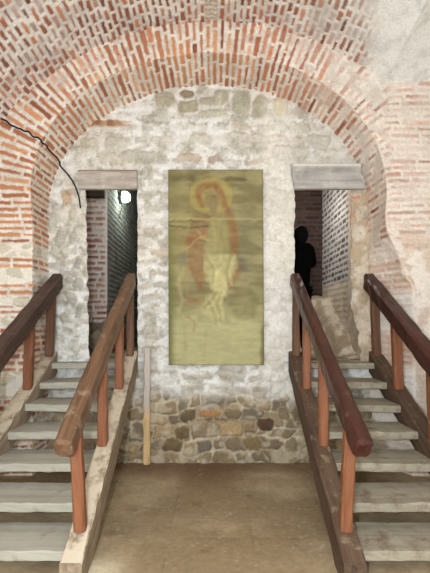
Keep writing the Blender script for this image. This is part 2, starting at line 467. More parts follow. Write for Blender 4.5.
def wall_fn(X, Z):
    """colour and relief of the rubble wall at (X, Z)"""
    px = CX + X*F/YB; py = Y0 - (Z-E)*F/YB
    n1 = fbm(X*1.6, Z*1.6, 111, 4); n2 = fbm(X*7, Z*7, 112, 4); n3 = fbm(X*22, Z*22, 113, 3)
    wX = X + .07*(fbm(X*7, Z*7, 114, 3)-.5); wZ = Z + .06*(fbm(X*7, Z*7, 115, 3)-.5)
    cx_ = X + .10*(fbm(X*5, Z*5, 114, 3)-.5); cz_ = Z + .09*(fbm(X*3.2, Z*3.2, 115, 3)-.5)
    _, f2, k1, k2 = bricks(cx_, cz_, .25, .128, .01, .012, 117, .36, .03)
    f2 = f2*3.2
    lx = X + .20*(fbm(X*5.5, Z*5.5, 214, 4)-.5); lz = Z + .24*(fbm(X*3.6, Z*4.5, 215, 4)-.5)
    _, g2, q1, q2 = bricks(lx, lz, .185, .142, .018, .022, 217, .44, .03, 75)
    low = 1 - ss(.56, .86, Z + .30*(n1-.5) + .22*(n2-.5) + .10*(q2-.5))
    sm = ss(.03, .15, f2 + .12*(n3-.5)); sl = ss(-.012, .016, g2 + .016*(n3-.5))
    hi = pal([lin(c) for c in ((186, 180, 166), (206, 201, 190), (172, 164, 148), (200, 186, 166), (168, 164, 152), (214, 206, 190))], k1)
    lo = pal([lin(c) for c in ((112, 94, 70), (148, 124, 88), (96, 86, 70), (168, 142, 102), (126, 112, 90), (104, 84, 60))], q1)
    base = mix(np.broadcast_to(lin((229, 230, 228)), X.shape+(3,)), lin((192, 191, 181)), ss(.42, .70, n2)*.8)
    base = mix(base, lin((208, 200, 182)), ss(.5, .7, n1)*.35)
    white = ss(.36, .60, fbm(X*2.2+9, Z*2.2, 118, 3) + .05*(n2-.5))          # how much lime covers the stones
    vis = sm * (1 - .78*white)
    c = mix(base, hi*(.80+.4*n2[..., None]), vis*.80)
    gap = (1-ss(.0, .05, f2))*ss(.48, .64, n2)*(1-low)                      # open joints
    c = mix(c, lin((156, 148, 136)), gap*.5)
    mlow = mix(np.broadcast_to(lin((196, 184, 158)), X.shape+(3,)), lin((150, 134, 106)), ss(.3, .7, n2))
    dk = ss(.0, .03, g2); lo = lo*(.70+.60*n2[..., None])*(.72+.28*dk)[..., None]; lo = mix(lo, lin((192, 182, 160)), ss(.50, .66, fbm(X*10, Z*10, 119, 3))*.55)
    c = mix(c, mix(mlow, lo, sl*.92), low*.95)
    hgt = (sm*.020*(1 - .5*white) - gap*.010)*(1-low) + sl*.026*low + .024*(n2-.5) + .009*(n3-.5)
    # single stones that stand out
    kst = np.zeros_like(X)
    for (sx, sy, rx, ry, col) in CROWN + LOW + SIDE:
        wv = .45 if sy < 115 else 1.0
        e = ((np.abs(px-sx + wv*(9*(n2-.5) + .25*(py-sy)*((sx % 3)-1)))/rx)**3.0 + (np.abs(py-sy + wv*(6*(n3-.5) + 4*(n2-.5)))/ry)**3.0)**(1/3.0)
        k = 1 - ss(.78, 1.04, e)
        rim = (1 - ss(1.0, 1.25, e)) * (1-k); kst = np.maximum(kst, k)
        mcol = lin((176, 162, 134)) if sy > 395 else lin((216, 211, 200))
        am = .90 if (sy > 405 or sy < 112) else .70
        c = mix(c, mcol, rim*.6)
        c = mix(c, lin(col)*(.50+.5*n3[..., None]) if sy < 112 else lin(col)*(.72+.5*n3[..., None]), k*am)
        hgt = hgt*(1-.6*np.maximum(k, rim)) + k*(.016 + .012*(1-np.clip(e, 0, 1)**2))
    # broken edge beside the right door: rendered over, bricks showing at the top
    jb = ss(1.50, 1.60, X)*(Z > ZP-.05)*(1-ss(3.06, 3.10, Z))
    rj_ = mix(np.broadcast_to(lin((212, 200, 182)), c.shape), lin((184, 166, 142)), ss(.38, .65, n2)); rj_ = mix(rj_, lin((216, 208, 196)), ss(.5, .66, fbm(X*11, Z*11, 120, 3))*.6)
    bm_, _, b1, b2 = bricks(X, Z, .16, .095, .05, .05, 121, .3, .02)
    kb = ss(2.75, 2.95, Z + .5*(n2-.5))*(1-ss(1.62, 1.72, X + .1*(n3-.5)))
    rj_ = mix(rj_, pal([lin((190, 124, 98)), lin((206, 150, 124))], b1), bm_*kb*.8)
    c = mix(c, rj_, jb); hgt = hgt*(1-jb) + jb*(.09*(n1-.5) + .05*(n2-.5) - .03)
    n5 = fbm(X*34, Z*34, 122, 3); n6 = fbm(X*13, Z*17, 123, 3)
    pit = ss(.56, .68, n5)*ss(.40, .60, n6)*(1-low)*(1-.8*kst)                          # pitted and flaked lime
    c = mix(c, lin((150, 143, 128)), pit*.55); hgt = hgt - .006*pit
    c = mix(c, lin((170, 164, 150)), ss(.56, .70, n6)*.40*(1-low)*(1-kst))
    # stained remains of a brick course left of the crown
    k = ss(87, 91, px)*(1-ss(118, 136, px))*ss(119.5, 121.5, py + 2*(n3-.5))*(1-ss(126, 128.5, py + 3*(n3-.5)))
    br = mix(np.broadcast_to(lin((140, 92, 58)), c.shape), lin((186, 150, 108)), ss(.35, .65, vn(px*.33, py*.02, 5)))
    c = mix(c, br, k*.9); hgt = hgt + .02*k
    # rubbed white render between and beside the doors
    k = ss(.25, .5, n2+.1)*(1-low)*ss(256, 268, px)*(1-ss(290, 300, px))*.5
    c = mix(c, lin((232, 229, 222)), k)
    # rusty blotch on the left
    k = np.exp(-(((px-68)/7)**2+((py-197)/9)**2))*ss(.4, .6, n2)
    c = mix(c, lin((172, 120, 78)), k*.7)
    for (a, b, t, bt) in ((72, 140, 168, 192), (287, 366, 160, 192)):
        k = ss(a-3, a, px)*(1-ss(b, b+3, px))*ss(t-2, t+1, py)*(1-ss(bt, bt+3, py)); hgt = hgt*(1-k) - .012*k
    # grey render around the right lintel
    k = ss(268, 320, px + 20*(n2-.5))*(1-ss(168, 186, py))*ss(108, 128, py)
    c = mix(c, lin((192, 190, 184)), k*.45)
    return c, hgt

def back_wall():
    g = Patches()
    zs = np.unique(np.concatenate([np.arange(-.01, ZP, .0115), [ZP], np.arange(ZP+.0115, 3.07, .0115), [3.07], np.arange(3.0815, 4.36, .0115)]))
    zlo = zs[zs <= ZP+1e-9]; zmid = zs[(zs >= ZP-1e-9) & (zs <= 3.07+1e-9)]; zhi = zs[zs >= 3.07-1e-9]
    def patch(z, fa, fb, n):
        t = np.linspace(0, 1, n)[:, None]; a = fa(z)[None, :]; b = fb(z)[None, :]
        X = a + (b-a)*t; Z = z[None, :] + 0*X
        c, h = wall_fn(X, Z)
        g.grid(np.stack([X, YB - h, Z], -1), c)
    L = lambda z: z*0 - 1.93
    R = lambda z: z*0 + 1.98
    patch(zs, L, xa, 46)
    for z in (zlo, zhi):
        patch(z, xa, xb, 50); patch(z, xc, xd, 66)
    patch(zs, xb, xc, 156); patch(zs, xd, R, 36)
    # jambs
    for fx, flip, spl in ((xa, False, -.42), (xb, True, 0), (xc, False, 0), (xd, True, .22)):
        z = zmid; y = np.linspace(0, 1, 36)[:, None]
        X = fx(z)[None, :] + 0*y; Z = z[None, :] + 0*y
        c0, h0 = wall_fn(X, Z)
        Yv = (YB - h0)*(1-y) + (YB+.38)*y
        rough = .03*(fbm(Yv*7, Z*7, 131, 3)-.5)*ss(0, .1, y)
        c, _ = wall_fn(Yv, Z)
        c = mix(c0, c, ss(0, .2, y)+0*Z)
        g.grid(np.stack([X+rough+spl*ss(0, 1, y), Yv, Z], -1), c, None, flip)
    # soffits of the two openings
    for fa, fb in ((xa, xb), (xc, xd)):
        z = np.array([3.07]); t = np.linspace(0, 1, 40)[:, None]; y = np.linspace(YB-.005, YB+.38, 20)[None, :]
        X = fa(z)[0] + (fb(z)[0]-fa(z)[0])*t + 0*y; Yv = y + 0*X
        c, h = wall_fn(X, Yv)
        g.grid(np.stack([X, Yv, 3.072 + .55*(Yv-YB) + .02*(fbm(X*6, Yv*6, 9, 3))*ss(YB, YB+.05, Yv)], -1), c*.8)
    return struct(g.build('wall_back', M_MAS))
back_wall()

# ------------------------------------------------------------------ floor
def floor_():
    xs = np.linspace(-2.3, 2.3, 310)
    ys = np.concatenate([np.linspace(-2.6, 2.2, 60)[:-1], np.arange(2.2, 4.97, .014)])
    X, Y = np.meshgrid(xs, ys, indexing='ij')
    px = CX + X*F/np.maximum(Y, .8); py = Y0 + E*F/np.maximum(Y, .8)
    n1 = fbm(X*1.5, Y*1.5, 141, 4); n2 = fbm(X*6, Y*6, 142, 4); n3 = fbm(X*20, Y*20, 143, 3)
    c = mix(np.broadcast_to(lin((174, 156, 127)), X.shape+(3,)), lin((142, 125, 98)), ss(.35, .65, n1))
    c = mix(c, lin((140, 118, 88)), ss(.5, .72, n2)*.4)
    # worn trowel joints between the big slabs of screed
    jx = np.abs(((X + .03*n2) / .62) % 1 - .5)*.62; jy = np.abs(((Y + .03*n2) / .5 + .2) % 1 - .5)*.5
    j = np.maximum(1-ss(.0, .012, jx), 1-ss(0, .012, jy))*ss(.35, .6, n1)
    j = j*ss(.45, .6, fbm(X*3+4, Y*3, 147, 3)); c = mix(c, lin((116, 102, 78)), j*.4)
    near_wall = ss(4.0, 4.75, Y + .5*(n1-.5))  # floor colour turns darker and redder towards the back wall
    c = mix(c, lin((112, 84, 64)), near_wall*.75*(1-.6*ss(.0, .7, X)))
    k = np.exp(-((X-.6)/.28)**2-((Y-4.45)/.11)**2); c = mix(c, lin((178, 166, 140)), k*.7)
    k = np.exp(-((X+.72)/.16)**2-((Y-2.72)/.14)**2); c = mix(c, lin((214, 202, 176)), k*.85*ss(.3, .5, n2+.15))
    for (bx, by, r) in ((-.18, 3.72, .10), (-.62, 3.62, .11), (.02, 3.22, .08), (.5, 3.36, .12), (-.75, 3.2, .08), (.33, 3.9, .06), (-.05, 2.95, .05)):
        k = np.exp(-((X-bx)/r)**2-((Y-by)/(r*.6))**2); c = mix(c, lin((116, 98, 72)), k*.6*ss(.35, .6, n3+.1))
    sp = ss(.93, .96, vn(X*36, Y*36, 145)); c = mix(c, lin((196, 188, 170)), sp*.4)
    P = np.stack([X, Y, .010*(n2-.5) - j*.004 - .006], -1)
    g = Patches(); g.grid(P, c)
    return struct(g.build('floor', M_FLOOR))
floor_()

# ------------------------------------------------------------------ passages behind the doors
def brickwall(cols, mortar, L=.22, Hh=.075, mu=.02, mv=.026, seed=151, plinth=None, pz=1.62, wash=.2):
    def f(U, Z):
        m, d, r1, r2 = bricks(U, Z, L, Hh, mu, mv, seed, .2, .006)
        n = fbm(U*5, Z*5, seed+1, 4)
        bc = pal([lin(c) for c in cols], r1)*(.8+.4*r2)[..., None]
        bc = mix(bc, lin(mortar), ss(.5, .75, n)*wash)
        c = mix(mix(np.broadcast_to(lin(mortar), bc.shape), np.array(lin(mortar))*.7, n), bc, m)
        h = m*.010 + .012*(n-.5)
        if plinth is not None:
            k = 1-ss(pz-.03, pz+.03, Z + .2*(fbm(U*4, Z*4, seed+2, 3)-.5))
            f1, f2, k1, k2 = voro(U*6, Z*7, seed+3)
            p = pal([lin(c) for c in plinth], k1)*(.75+.5*n)[..., None]
            c = mix(c, p, k); h = h*(1-k) + k*(.03*ss(.05, .25, f2)+.03*(n-.5))
        return c, h
    return f
# left: a brick pier facing the door, its side running straight back
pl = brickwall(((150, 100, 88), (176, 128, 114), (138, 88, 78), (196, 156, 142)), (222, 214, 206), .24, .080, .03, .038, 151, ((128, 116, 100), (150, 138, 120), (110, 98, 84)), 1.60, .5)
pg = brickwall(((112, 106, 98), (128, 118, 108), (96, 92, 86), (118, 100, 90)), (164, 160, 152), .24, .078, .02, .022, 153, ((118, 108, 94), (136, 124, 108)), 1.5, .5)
def left_fn(U, Z):
    a, ha = pl(U, Z); b, hb = pg(U, Z)
    k = ss(.44, .46, U); q = np.exp(-((U-.45)/.022)**2)*ss(1.8, 1.9, Z)
    c = mix(a, b, k); c = mix(c, lin((226, 222, 214)), q*.9)
    return c, ha*(1-k)+hb*k
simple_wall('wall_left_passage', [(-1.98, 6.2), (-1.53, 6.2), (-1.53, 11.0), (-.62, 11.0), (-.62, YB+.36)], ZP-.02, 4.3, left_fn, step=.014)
# right: rendered jamb, whitened brick side, dark brick end
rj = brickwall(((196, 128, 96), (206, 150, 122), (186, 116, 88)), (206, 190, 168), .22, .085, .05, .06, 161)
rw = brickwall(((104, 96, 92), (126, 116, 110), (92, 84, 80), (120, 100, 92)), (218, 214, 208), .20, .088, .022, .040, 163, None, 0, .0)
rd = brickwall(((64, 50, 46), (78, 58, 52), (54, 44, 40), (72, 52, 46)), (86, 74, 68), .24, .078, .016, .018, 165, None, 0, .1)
def right_fn(U, Z):
    L1 = math.hypot(.11, 1.15); n = fbm(U*4, Z*4, 171, 4); n2 = fbm(U*13, Z*13, 172, 3)
    ren = mix(np.broadcast_to(lin((222, 208, 188)), U.shape+(3,)), lin((196, 178, 152)), ss(.38, .65, n))
    ren = mix(ren, lin((214, 206, 194)), ss(.52, .66, n2)*.6)
    a, ha = rj(U, Z); b, hb = rw(U, Z); d, hd = rd(U, Z)
    topb = ss(2.85, 3.05, Z + .3*(n-.5))*ss(.65, .85, U + .2*(n2-.5))
    c = mix(ren, a, topb*.9); h = .05*(n-.5) + topb*ha
    base = ss(2.16, 2.20, Z + .06*(n-.5))
    k = ss(L1-.05, L1+.02, U + .14*(n-.5)); c = mix(c, mix(ren, b, base), k); h = h*(1-k) + k*hb
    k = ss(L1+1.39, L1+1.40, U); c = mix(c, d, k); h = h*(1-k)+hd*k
    return c, h
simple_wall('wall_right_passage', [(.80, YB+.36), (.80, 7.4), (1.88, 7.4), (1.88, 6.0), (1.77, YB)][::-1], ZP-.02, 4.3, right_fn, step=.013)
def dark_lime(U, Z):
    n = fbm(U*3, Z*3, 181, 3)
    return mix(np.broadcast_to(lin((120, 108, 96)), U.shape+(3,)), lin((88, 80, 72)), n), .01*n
def slab(name, x0, x1, y0, y1, z, fn, step=.03, up=True):
    X, Y = np.meshgrid(np.linspace(x0, x1, int((x1-x0)/step)+2), np.linspace(y0, y1, int((y1-y0)/step)+2), indexing='ij')
    c, h = fn(X, Y); g = Patches(); g.grid(np.stack([X, Y, z + h*(1 if up else -1)], -1), c, None, not up)
    return struct(g.build(name, M_MAS))
def earth(U, Z):
    n = fbm(U*5, Z*5, 183, 4)
    return mix(np.broadcast_to(lin((188, 178, 156)), U.shape+(3,)), lin((146, 130, 104)), ss(.35, .65, n)), .010*(n-1)
slab('floor_landing_left', -2.0, -.6, YB-.03, 11.05, ZP-.006, earth)
slab('floor_landing_right', .78, 1.98, YB-.03, 7.45, ZP-.006, earth)
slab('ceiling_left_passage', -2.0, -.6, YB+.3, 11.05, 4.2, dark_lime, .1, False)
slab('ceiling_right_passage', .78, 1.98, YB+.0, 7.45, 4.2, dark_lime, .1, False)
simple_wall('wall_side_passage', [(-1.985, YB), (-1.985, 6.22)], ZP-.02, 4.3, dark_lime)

def mound():
    X, Y = np.meshgrid(np.arange(.82, 1.93, .016), np.arange(5.20, 7.40, .016), indexing='ij')
    n = fbm(X*3, Y*3, 191, 4); n2 = fbm(X*10, Y*10, 192, 3)
    st = 5.82 - .55*ss(1.45, 1.8, X + .2*(n-.5)); t = (Y-st)/(7.17-st)
    z = ZP + .82*np.clip(ss(0, 1, t + .18*(n-.5)), 0, 1) + .10*(n-.5)*ss(0, .3, t) + .035*(n2-.5)*ss(0, .1, t)
    ledge = ss(6.85, 6.9, Y + .12*(n-.5)); z = z + .06*ledge
    z = np.where(t < .02, ZP-.02, z)
    c = mix(np.broadcast_to(lin((218, 206, 186)), X.shape+(3,)), lin((176, 158, 132)), ss(.35, .65, n2))
    c = mix(c, lin((216, 208, 192)), ss(.55, .7, n)*.6)
    g = Patches(); g.grid(np.stack([X, Y, z], -1), c)
    o = g.build('rubble_slope', M_MAS, origin=(1.37, 6.4, ZP))
    return struct(o)
mound()

# ------------------------------------------------------------------ lintels
def lintel(name, profile, x0, x1, cols, label, seed, ends=(0, 0)):
    """profile: (out, z) points from the lower back edge round the front to the upper back edge"""
    g = Patches()
    pr = []
    for (a, b) in zip(profile, profile[1:]):
        for i in range(8): pr.append((a[0]+(b[0]-a[0])*i/8, a[1]+(b[1]-a[1])*i/8))
    pr.append(profile[-1]); pr = np.array(pr)
    xs = np.linspace(x0, x1, 90)
    X = xs[:, None] + 0*pr[:, 0][None]; O = pr[:, 0][None] + 0*X; Z = pr[:, 1][None] + 0*X
    n = fbm(X*3, Z*26, seed, 4); n2 = fbm(X*9, Z*9, seed+1, 3)
    c = pal([lin(k) for k in cols], ss(.1, .9, n)); c = mix(c, lin((206, 202, 196)), ss(.55, .72, n2)*.35)
    if len(profile) > 10: c = mix(c, lin((222, 219, 212)), ss(.185, .235, Z - profile[0][1] + .05*(n2-.5))*.8)
    else: c = mix(c, lin((150, 118, 88)), ss(.175, .20, Z - profile[0][1] + .02*(n2-.5))*.7)
    P = np.stack([X + (ends[0]*(Z-profile[0][1]))*(1-(X-x0)/(x1-x0)) + ends[1]*(Z-profile[0][1])*((X-x0)/(x1-x0)), YB - O - .004*(n-.5), Z + .004*(n2-.5)], -1)
    g.grid(P, c)
    for e in (0, -1):                                    # end faces: ruled back to the wall
        q = P[e]; back = q.copy(); back[:, 1] = YB
        g.grid(np.stack([q, back], 0), np.stack([c[e], c[e]], 0), None, e == 0)
    o = g.build(name, M_SMOOTH, origin=((x0+x1)/2, YB, profile[0][1]))
    o['kind'] = 'thing'
    return tag(o, *label)
z1 = wz(190)
lintel('lintel', [(-.0, z1), (.045, z1), (.052, z1+.012), (.055, z1+.155), (.060, z1+.165), (.060, z1+.195), (.035, z1+.215), (-.0, z1+.225)], wx(79.5), wx(137.5),
       ((150, 140, 132), (182, 174, 166), (202, 194, 186)), ('straight grey-washed timber lintel with a brown top edge above the left doorway', 'lintel'), 201)
lintel('lintel', [(-.0, z1), (.050, z1), (.058, z1+.01), (.058, z1+.085), (.052, z1+.092), (.034, z1+.100), (.034, z1+.108), (.044, z1+.13), (.060, z1+.165), (.090, z1+.200), (.130, z1+.225), (.135, z1+.245), (.10, z1+.262), (.03, z1+.285), (-.0, z1+.29)], wx(294), wx(364),
       ((158, 155, 153), (172, 169, 167), (186, 183, 180)), ('moulded grey stone lintel with a hollow profile above the right doorway', 'lintel'), 205, ends=(-.16, -.34))

# ------------------------------------------------------------------ stairs
RISE = .165; RUN = .327; YT = 4.61
SL = RISE/RUN
def znose(Y): return ZP - SL*(YT - Y)
W = dict(
    tread_l=wood_mat('weathered_grey_tread', (154, 152, 140), (178, 176, 164), (138, 128, 112), .06, .85, 1., .25, .6),
    tread_r=wood_mat('weathered_tread', (138, 132, 116), (164, 158, 141), (112, 92, 76), .22, .85, 2., .25, .6),
    str_l=wood_mat('dusty_stringer', (118, 101, 83), (158, 143, 122), (196, 185, 166), .0, .85, 3., .5, up=.30),
    str_r=wood_mat('dark_stringer', (64, 48, 38), (102, 82, 66), (150, 136, 114), .0, .8, 4., .5, up=.07),
    rail_lo=wood_mat('dark_weathered_rail', (50, 36, 31), (88, 68, 58), (116, 102, 90), .04, .6, 5., .6),
    rail_li=wood_mat('worn_brown_rail', (84, 60, 44), (126, 96, 72), (156, 142, 124), .10, .5, 6., .6),
    rail_r=wood_mat('mahogany_rail', (42, 24, 20), (78, 42, 32), (116, 92, 78), .0, .36, 7., .3),
    post=wood_mat('orange_brown_post', (106, 66, 45), (140, 91, 64), (160, 138, 114), .04, .5, 8., .3),
    post_d=wood_mat('brown_post', (84, 58, 42), (114, 82, 60), (146, 126, 106), .04, .55, 9., .3),
)

def staircase(sg, name, label, mt, ms, mi, mo):
    org = (sg*1.33, 2.55, 0)
    root = empty(name, org, label, 'staircase', 'wooden staircases under the arch')
    B = lambda *a, **k: beam(*a, root, org, **k)
    # stringers: sloped planks with plumb ends, standing on the floor
    def stringer(Xn, Xf, w, seed):
        Yn, Yf = 2.55, 4.775; dep = .23
        bm = bmesh.new(); rnd = random.Random(seed); rings = []
        n = 22
        for i in range(n+1):
            f = i/n; Y = Yn + (Yf-Yn)*f; X = Xn + (Xf-Xn)*f
            zt = znose(Y) + .035 ; zb = max(zt - dep, .0)
            r = []
            b = .010
            for (x, z) in ((-w/2, zb), (w/2, zb), (w/2, zt-b), (w/2-b, zt), (0, zt), (-w/2+b, zt), (-w/2, zt-b)):
                j = .004 if 0 < i < n else 0
                r.append(bm.verts.new((sg*X - org[0] + x + rnd.uniform(-j, j), Y - org[1], z + (rnd.uniform(-j, j) if z > zb + .01 else 0))))
            rings.append(r)
        m = len(rings[0])
        for a, c in zip(rings, rings[1:]):
            for i in range(m): bm.faces.new((a[i], a[(i+1) % m], c[(i+1) % m], c[i]))
        bm.faces.new(rings[0]); bm.faces.new(rings[-1])
        bmesh.ops.recalc_face_normals(bm, faces=bm.faces)
        th = math.atan(SL)
        R = Matrix.Rotation(math.pi/2, 4, 'Z') @ Matrix.Rotation(-th, 4, 'Y')    # own X axis up the slope: grain follows
        bmesh.ops.transform(bm, matrix=R.inverted(), verts=bm.verts)
        o = link_bm('stringer', bm, ms, root); o.matrix_local = R
        return o
    stringer(.845, .905, .135, 11); stringer(1.80, 1.80, .14, 12)
    rnd = random.Random(5 if sg < 0 else 9)
    for j in range(7):
        Y = YT - j*RUN; z = ZP - j*RISE
        dep = .40 if j else .235
        th = .064
        t = rnd.uniform(-.006, .006)
        B('tread', (sg*.90, Y + dep/2 + rnd.uniform(-.008, .008), z - th/2 + t), (sg*1.76, Y + dep/2 + rnd.uniform(-.008, .008), z - th/2 - t), dep, th, mt, seed=30+j, plumb=False, bev=.008, wear=.0035)
    # rails
    zu = lambda Y: .748 + .572*(Y - 2.62)
    hr = .16
    zi = lambda Y: zu(Y) + hr/2
    c = math.cos(math.atan(.572))
    B('handrail', (sg*.896, 2.565, zi(2.565)), (sg*.904, 4.74, zi(4.74)), .108, hr*c, mi, seed=41, bev=.020, wear=.004, seg=26, cut0=False)
    B('handrail', (sg*1.725, 2.60, zi(2.60)), (sg*1.715, 4.735, zi(4.735)-.01), .130, .185*c, mo, seed=42, bev=.022, wear=.005, seg=26, cut0=False)
    # posts
    for k, (Y, X) in enumerate(((2.755, .848), (3.45, .885), (4.15, .903), (4.70, .906))):
        lean = .03 if k == 0 else 0
        B('post', (sg*X, Y, znose(Y)+.02), (sg*(X+lean), Y, zu(Y)+.05), .074, .074, W['post'] if k < 3 else W['post_d'], seed=50+k, plumb=False, bev=.012, wear=.0025, seg=8)
    for k, Y in enumerate((2.755, 3.45, 4.14, 4.69)):
        B('post', (sg*1.785, Y, znose(Y)+.02), (sg*1.755, Y, zu(Y)+.04), .082, .082, W['post'] if k < 3 else W['post_d'], seed=60+k, plumb=False, bev=.012, wear=.0025, seg=8)
    return root
staircase(-1, 'staircase', 'left wooden staircase with pale dusty stringers, grey treads and worn brown rails', W['tread_l'], W['str_l'], W['rail_li'], W['rail_lo'])
staircase(1, 'staircase', 'right wooden staircase with dark brown stringers and dark mahogany rails', W['tread_r'], W['str_r'], W['rail_r'], W['rail_r'])

# ------------------------------------------------------------------ faded painting
def painting():
    Yp = 4.795
    x0, x1 = wx(168.3, Yp), wx(262.8, Yp); zt, zb = wz(170, Yp), wz(365, Yp)
    nx, nz = 190, 390
    X, Z = np.meshgrid(np.linspace(x0, x1, nx), np.linspace(zb, zt, nz), indexing='ij')
    px = CX + X*F/Yp; py = Y0 - (Z-E)*F/Yp
    n1 = fbm(px*.05, py*.12, 211, 4); n2 = fbm(px*.25, py*.25, 212, 3); n3 = fbm(px*.03, py*.35, 213, 3)
    qx = px + 3.0*(n2-.5); qy = py + 3.0*(fbm(px*.2, py*.2, 214, 3)-.5)
    def L(c): return np.array(lin(c))
    c = mix(np.broadcast_to(L((168, 160, 118)), X.shape+(3,)), L((140, 131, 94)), ss(.35, .65, n1))
    c = mix(c, L((204, 200, 152)), ss(292, 336, py)*.8)
    c = mix(c, L((178, 170, 122)), ss(.50, .74, n3)*.32)
    c = mix(c, L((112, 122, 66)), (1-ss(169, 178, px))*ss(215, 235, py)*.7)
    c = mix(c, L((106, 104, 62)), (1-ss(169, 188, px))*(1-ss(170, 215, py))*.6)
    def poly(pts, col, a, soft=2.6):
        nonlocal c
        p = np.array(pts, float); ins = np.zeros(px.shape, bool); dm = np.full(px.shape, 1e9)
        for (ax, ay), (bx, by) in zip(p, np.roll(p, -1, 0)):
            t = ((qx-ax)*(bx-ax)+(qy-ay)*(by-ay))/((bx-ax)**2+(by-ay)**2+1e-9); t = np.clip(t, 0, 1)
            dm = np.minimum(dm, np.hypot(qx-ax-t*(bx-ax), qy-ay-t*(by-ay)))
            cr = ((ay > qy) != (by > qy)) & (qx < (bx-ax)*(qy-ay)/(by-ay+1e-12)+ax); ins ^= cr
        sd = np.where(ins, dm, -dm); k = ss(-soft, soft, sd)*a*.80*(.5+1.0*n2)*(.75+.5*n1)
        c = mix(c, L(col), np.clip(k, 0, 1))
    def line(pts, w, col, a):
        nonlocal c
        dm = np.full(px.shape, 1e9); p = np.array(pts, float)
        for (ax, ay), (bx, by) in zip(p, p[1:]):
            t = ((qx-ax)*(bx-ax)+(qy-ay)*(by-ay))/((bx-ax)**2+(by-ay)**2+1e-9); t = np.clip(t, 0, 1)
            dm = np.minimum(dm, np.hypot(qx-ax-t*(bx-ax), qy-ay-t*(by-ay)))
        c = mix(c, L(col), np.clip((1-ss(w*.3, w*1.5, dm))*a*.78*(.4+1.2*n2), 0, 1))
    c = mix(c, L((176, 158, 96)), np.exp(-((px-182)/12)**2-((py-232)/40)**2)*.35)
    c = mix(c, L((128, 124, 96)), np.exp(-((px-246)/11)**2-((py-244)/40)**2)*.45)
    # halo, veil, face
    r = np.hypot((qx-211)/22.5, (qy-196.5)/19)
    c = mix(c, L((188, 172, 100)), (1-ss(.86, 1.10, r))*.62)
    c = mix(c, L((150, 124, 70)), np.exp(-((r-1.02)/.05)**2)*.35)
    line([(198, 196), (201, 188), (208, 185), (216, 187), (221, 194), (224, 204), (228, 212)], 3.6, (150, 92, 62), .85)
    line([(199, 198), (203, 206)], 3, (150, 98, 66), .7)
    poly([(204, 192), (212, 190), (219, 196), (219, 206), (212, 212), (205, 206)], (146, 128, 96), .9)
    poly([(210, 208), (217, 206), (218, 216), (210, 216)], (150, 132, 98), .8)
    line([(206.5, 197), (209, 196.6)], .9, (96, 82, 60), .45); line([(212.5, 196.5), (215, 197)], .9, (96, 82, 60), .45); line([(211, 198), (210.3, 202)], .8, (110, 94, 68), .35); line([(208.5, 205.5), (212, 205.5)], .7, (130, 84, 62), .4)
    # cloak
    poly([(197, 216), (208, 214), (211, 224), (208, 236), (196, 240), (186, 244), (187, 232), (191, 222)], (152, 112, 76), .75)
    poly([(186, 238), (204, 230), (207, 238), (196, 244), (188, 250)], (162, 108, 76), .7)
    poly([(224, 210), (234, 214), (238, 232), (238, 254), (230, 258), (227, 240)], (150, 104, 66), .8)
    poly([(188, 246), (203, 244), (207, 258), (204, 276), (202, 292), (192, 276), (187, 262)], (156, 104, 70), .78)
    poly([(228, 270), (238, 258), (243, 268), (236, 282), (228, 290)], (154, 108, 72), .7)
    poly([(186, 298), (204, 294), (204, 302), (188, 306)], (166, 126, 84), .5)
    # dress and drapery
    poly([(210, 216), (226, 214), (229, 236), (230, 252), (212, 258), (207, 240)], (166, 154, 100), .7)
    poly([(204, 256), (218, 254), (235, 254), (236, 268), (227, 284), (222, 296), (210, 288), (204, 272)], (204, 196, 142), .85)
    poly([(209, 272), (219, 270), (227, 282), (225, 296), (214, 292)], (216, 208, 152), .8)
    poly([(206, 296), (220, 290), (224, 312), (220, 326), (212, 318), (200, 312)], (200, 192, 138), .8)
    for p in ([(206, 258), (214, 270), (212, 284)], [(230, 256), (226, 270), (228, 284)], [(208, 300), (214, 314), (216, 324)], [(220, 292), (216, 304), (220, 320)], [(204, 308), (212, 300), (216, 292)]):
        line(p, 1.6, (150, 136, 88), .45); line([(a+3.2, b+1) for a, b in p], 1.6, (222, 216, 168), .35)
    line([(212, 222), (215, 236), (214, 250)], 1.6, (190, 180, 122), .5); line([(222, 222), (221, 238), (226, 250)], 1.4, (140, 124, 78), .4); line([(199, 232), (202, 238), (208, 241), (214, 240)], 1.6, (198, 176, 116), .5); line([(186, 250), (196, 240), (206, 236)], 1.1, (206, 186, 128), .5)
    # grey-blue touches, figure at the left knee, shapes at the right
    poly([(176, 258), (186, 250), (188, 260), (180, 268)], (138, 138, 122), .6)
    poly([(236, 254), (244, 258), (248, 270), (240, 272)], (112, 112, 104), .65)
    line([(184, 268), (181, 275), (178.5, 284), (180, 292), (182, 300), (179, 312)], 2.0, (200, 190, 138), .5); line([(188, 272), (186, 284), (188, 296)], 1.6, (190, 150, 108), .4); line([(192, 318), (206, 312), (214, 322), (226, 330)], 1.8, (208, 200, 148), .35); line([(184, 330), (186, 350)], 1.8, (170, 150, 104), .3); line([(206, 330), (204, 356)], 1.6, (176, 164, 116), .35); line([(187, 318), (194, 321), (195, 326), (193, 332)], 1.4, (166, 132, 92), .45)
    poly([(232, 288), (250, 284), (258, 300), (254, 318), (236, 320), (228, 306)], (134, 124, 84), .55)
    poly([(236, 196), (254, 190), (258, 212), (240, 220)], (134, 122, 82), .5)
    poly([(224, 177), (246, 176), (246, 181), (226, 181)], (88, 80, 50), .6); poly([(170, 177), (196, 176), (194, 182), (171, 182)], (92, 86, 52), .6)
    line([(170, 226), (190, 228), (208, 226)], 1.3, (84, 74, 48), .6); line([(170, 219), (214, 219), (262, 220)], 1.3, (196, 184, 126), .55); line([(170, 222), (204, 221)], 1.2, (92, 84, 52), .5)
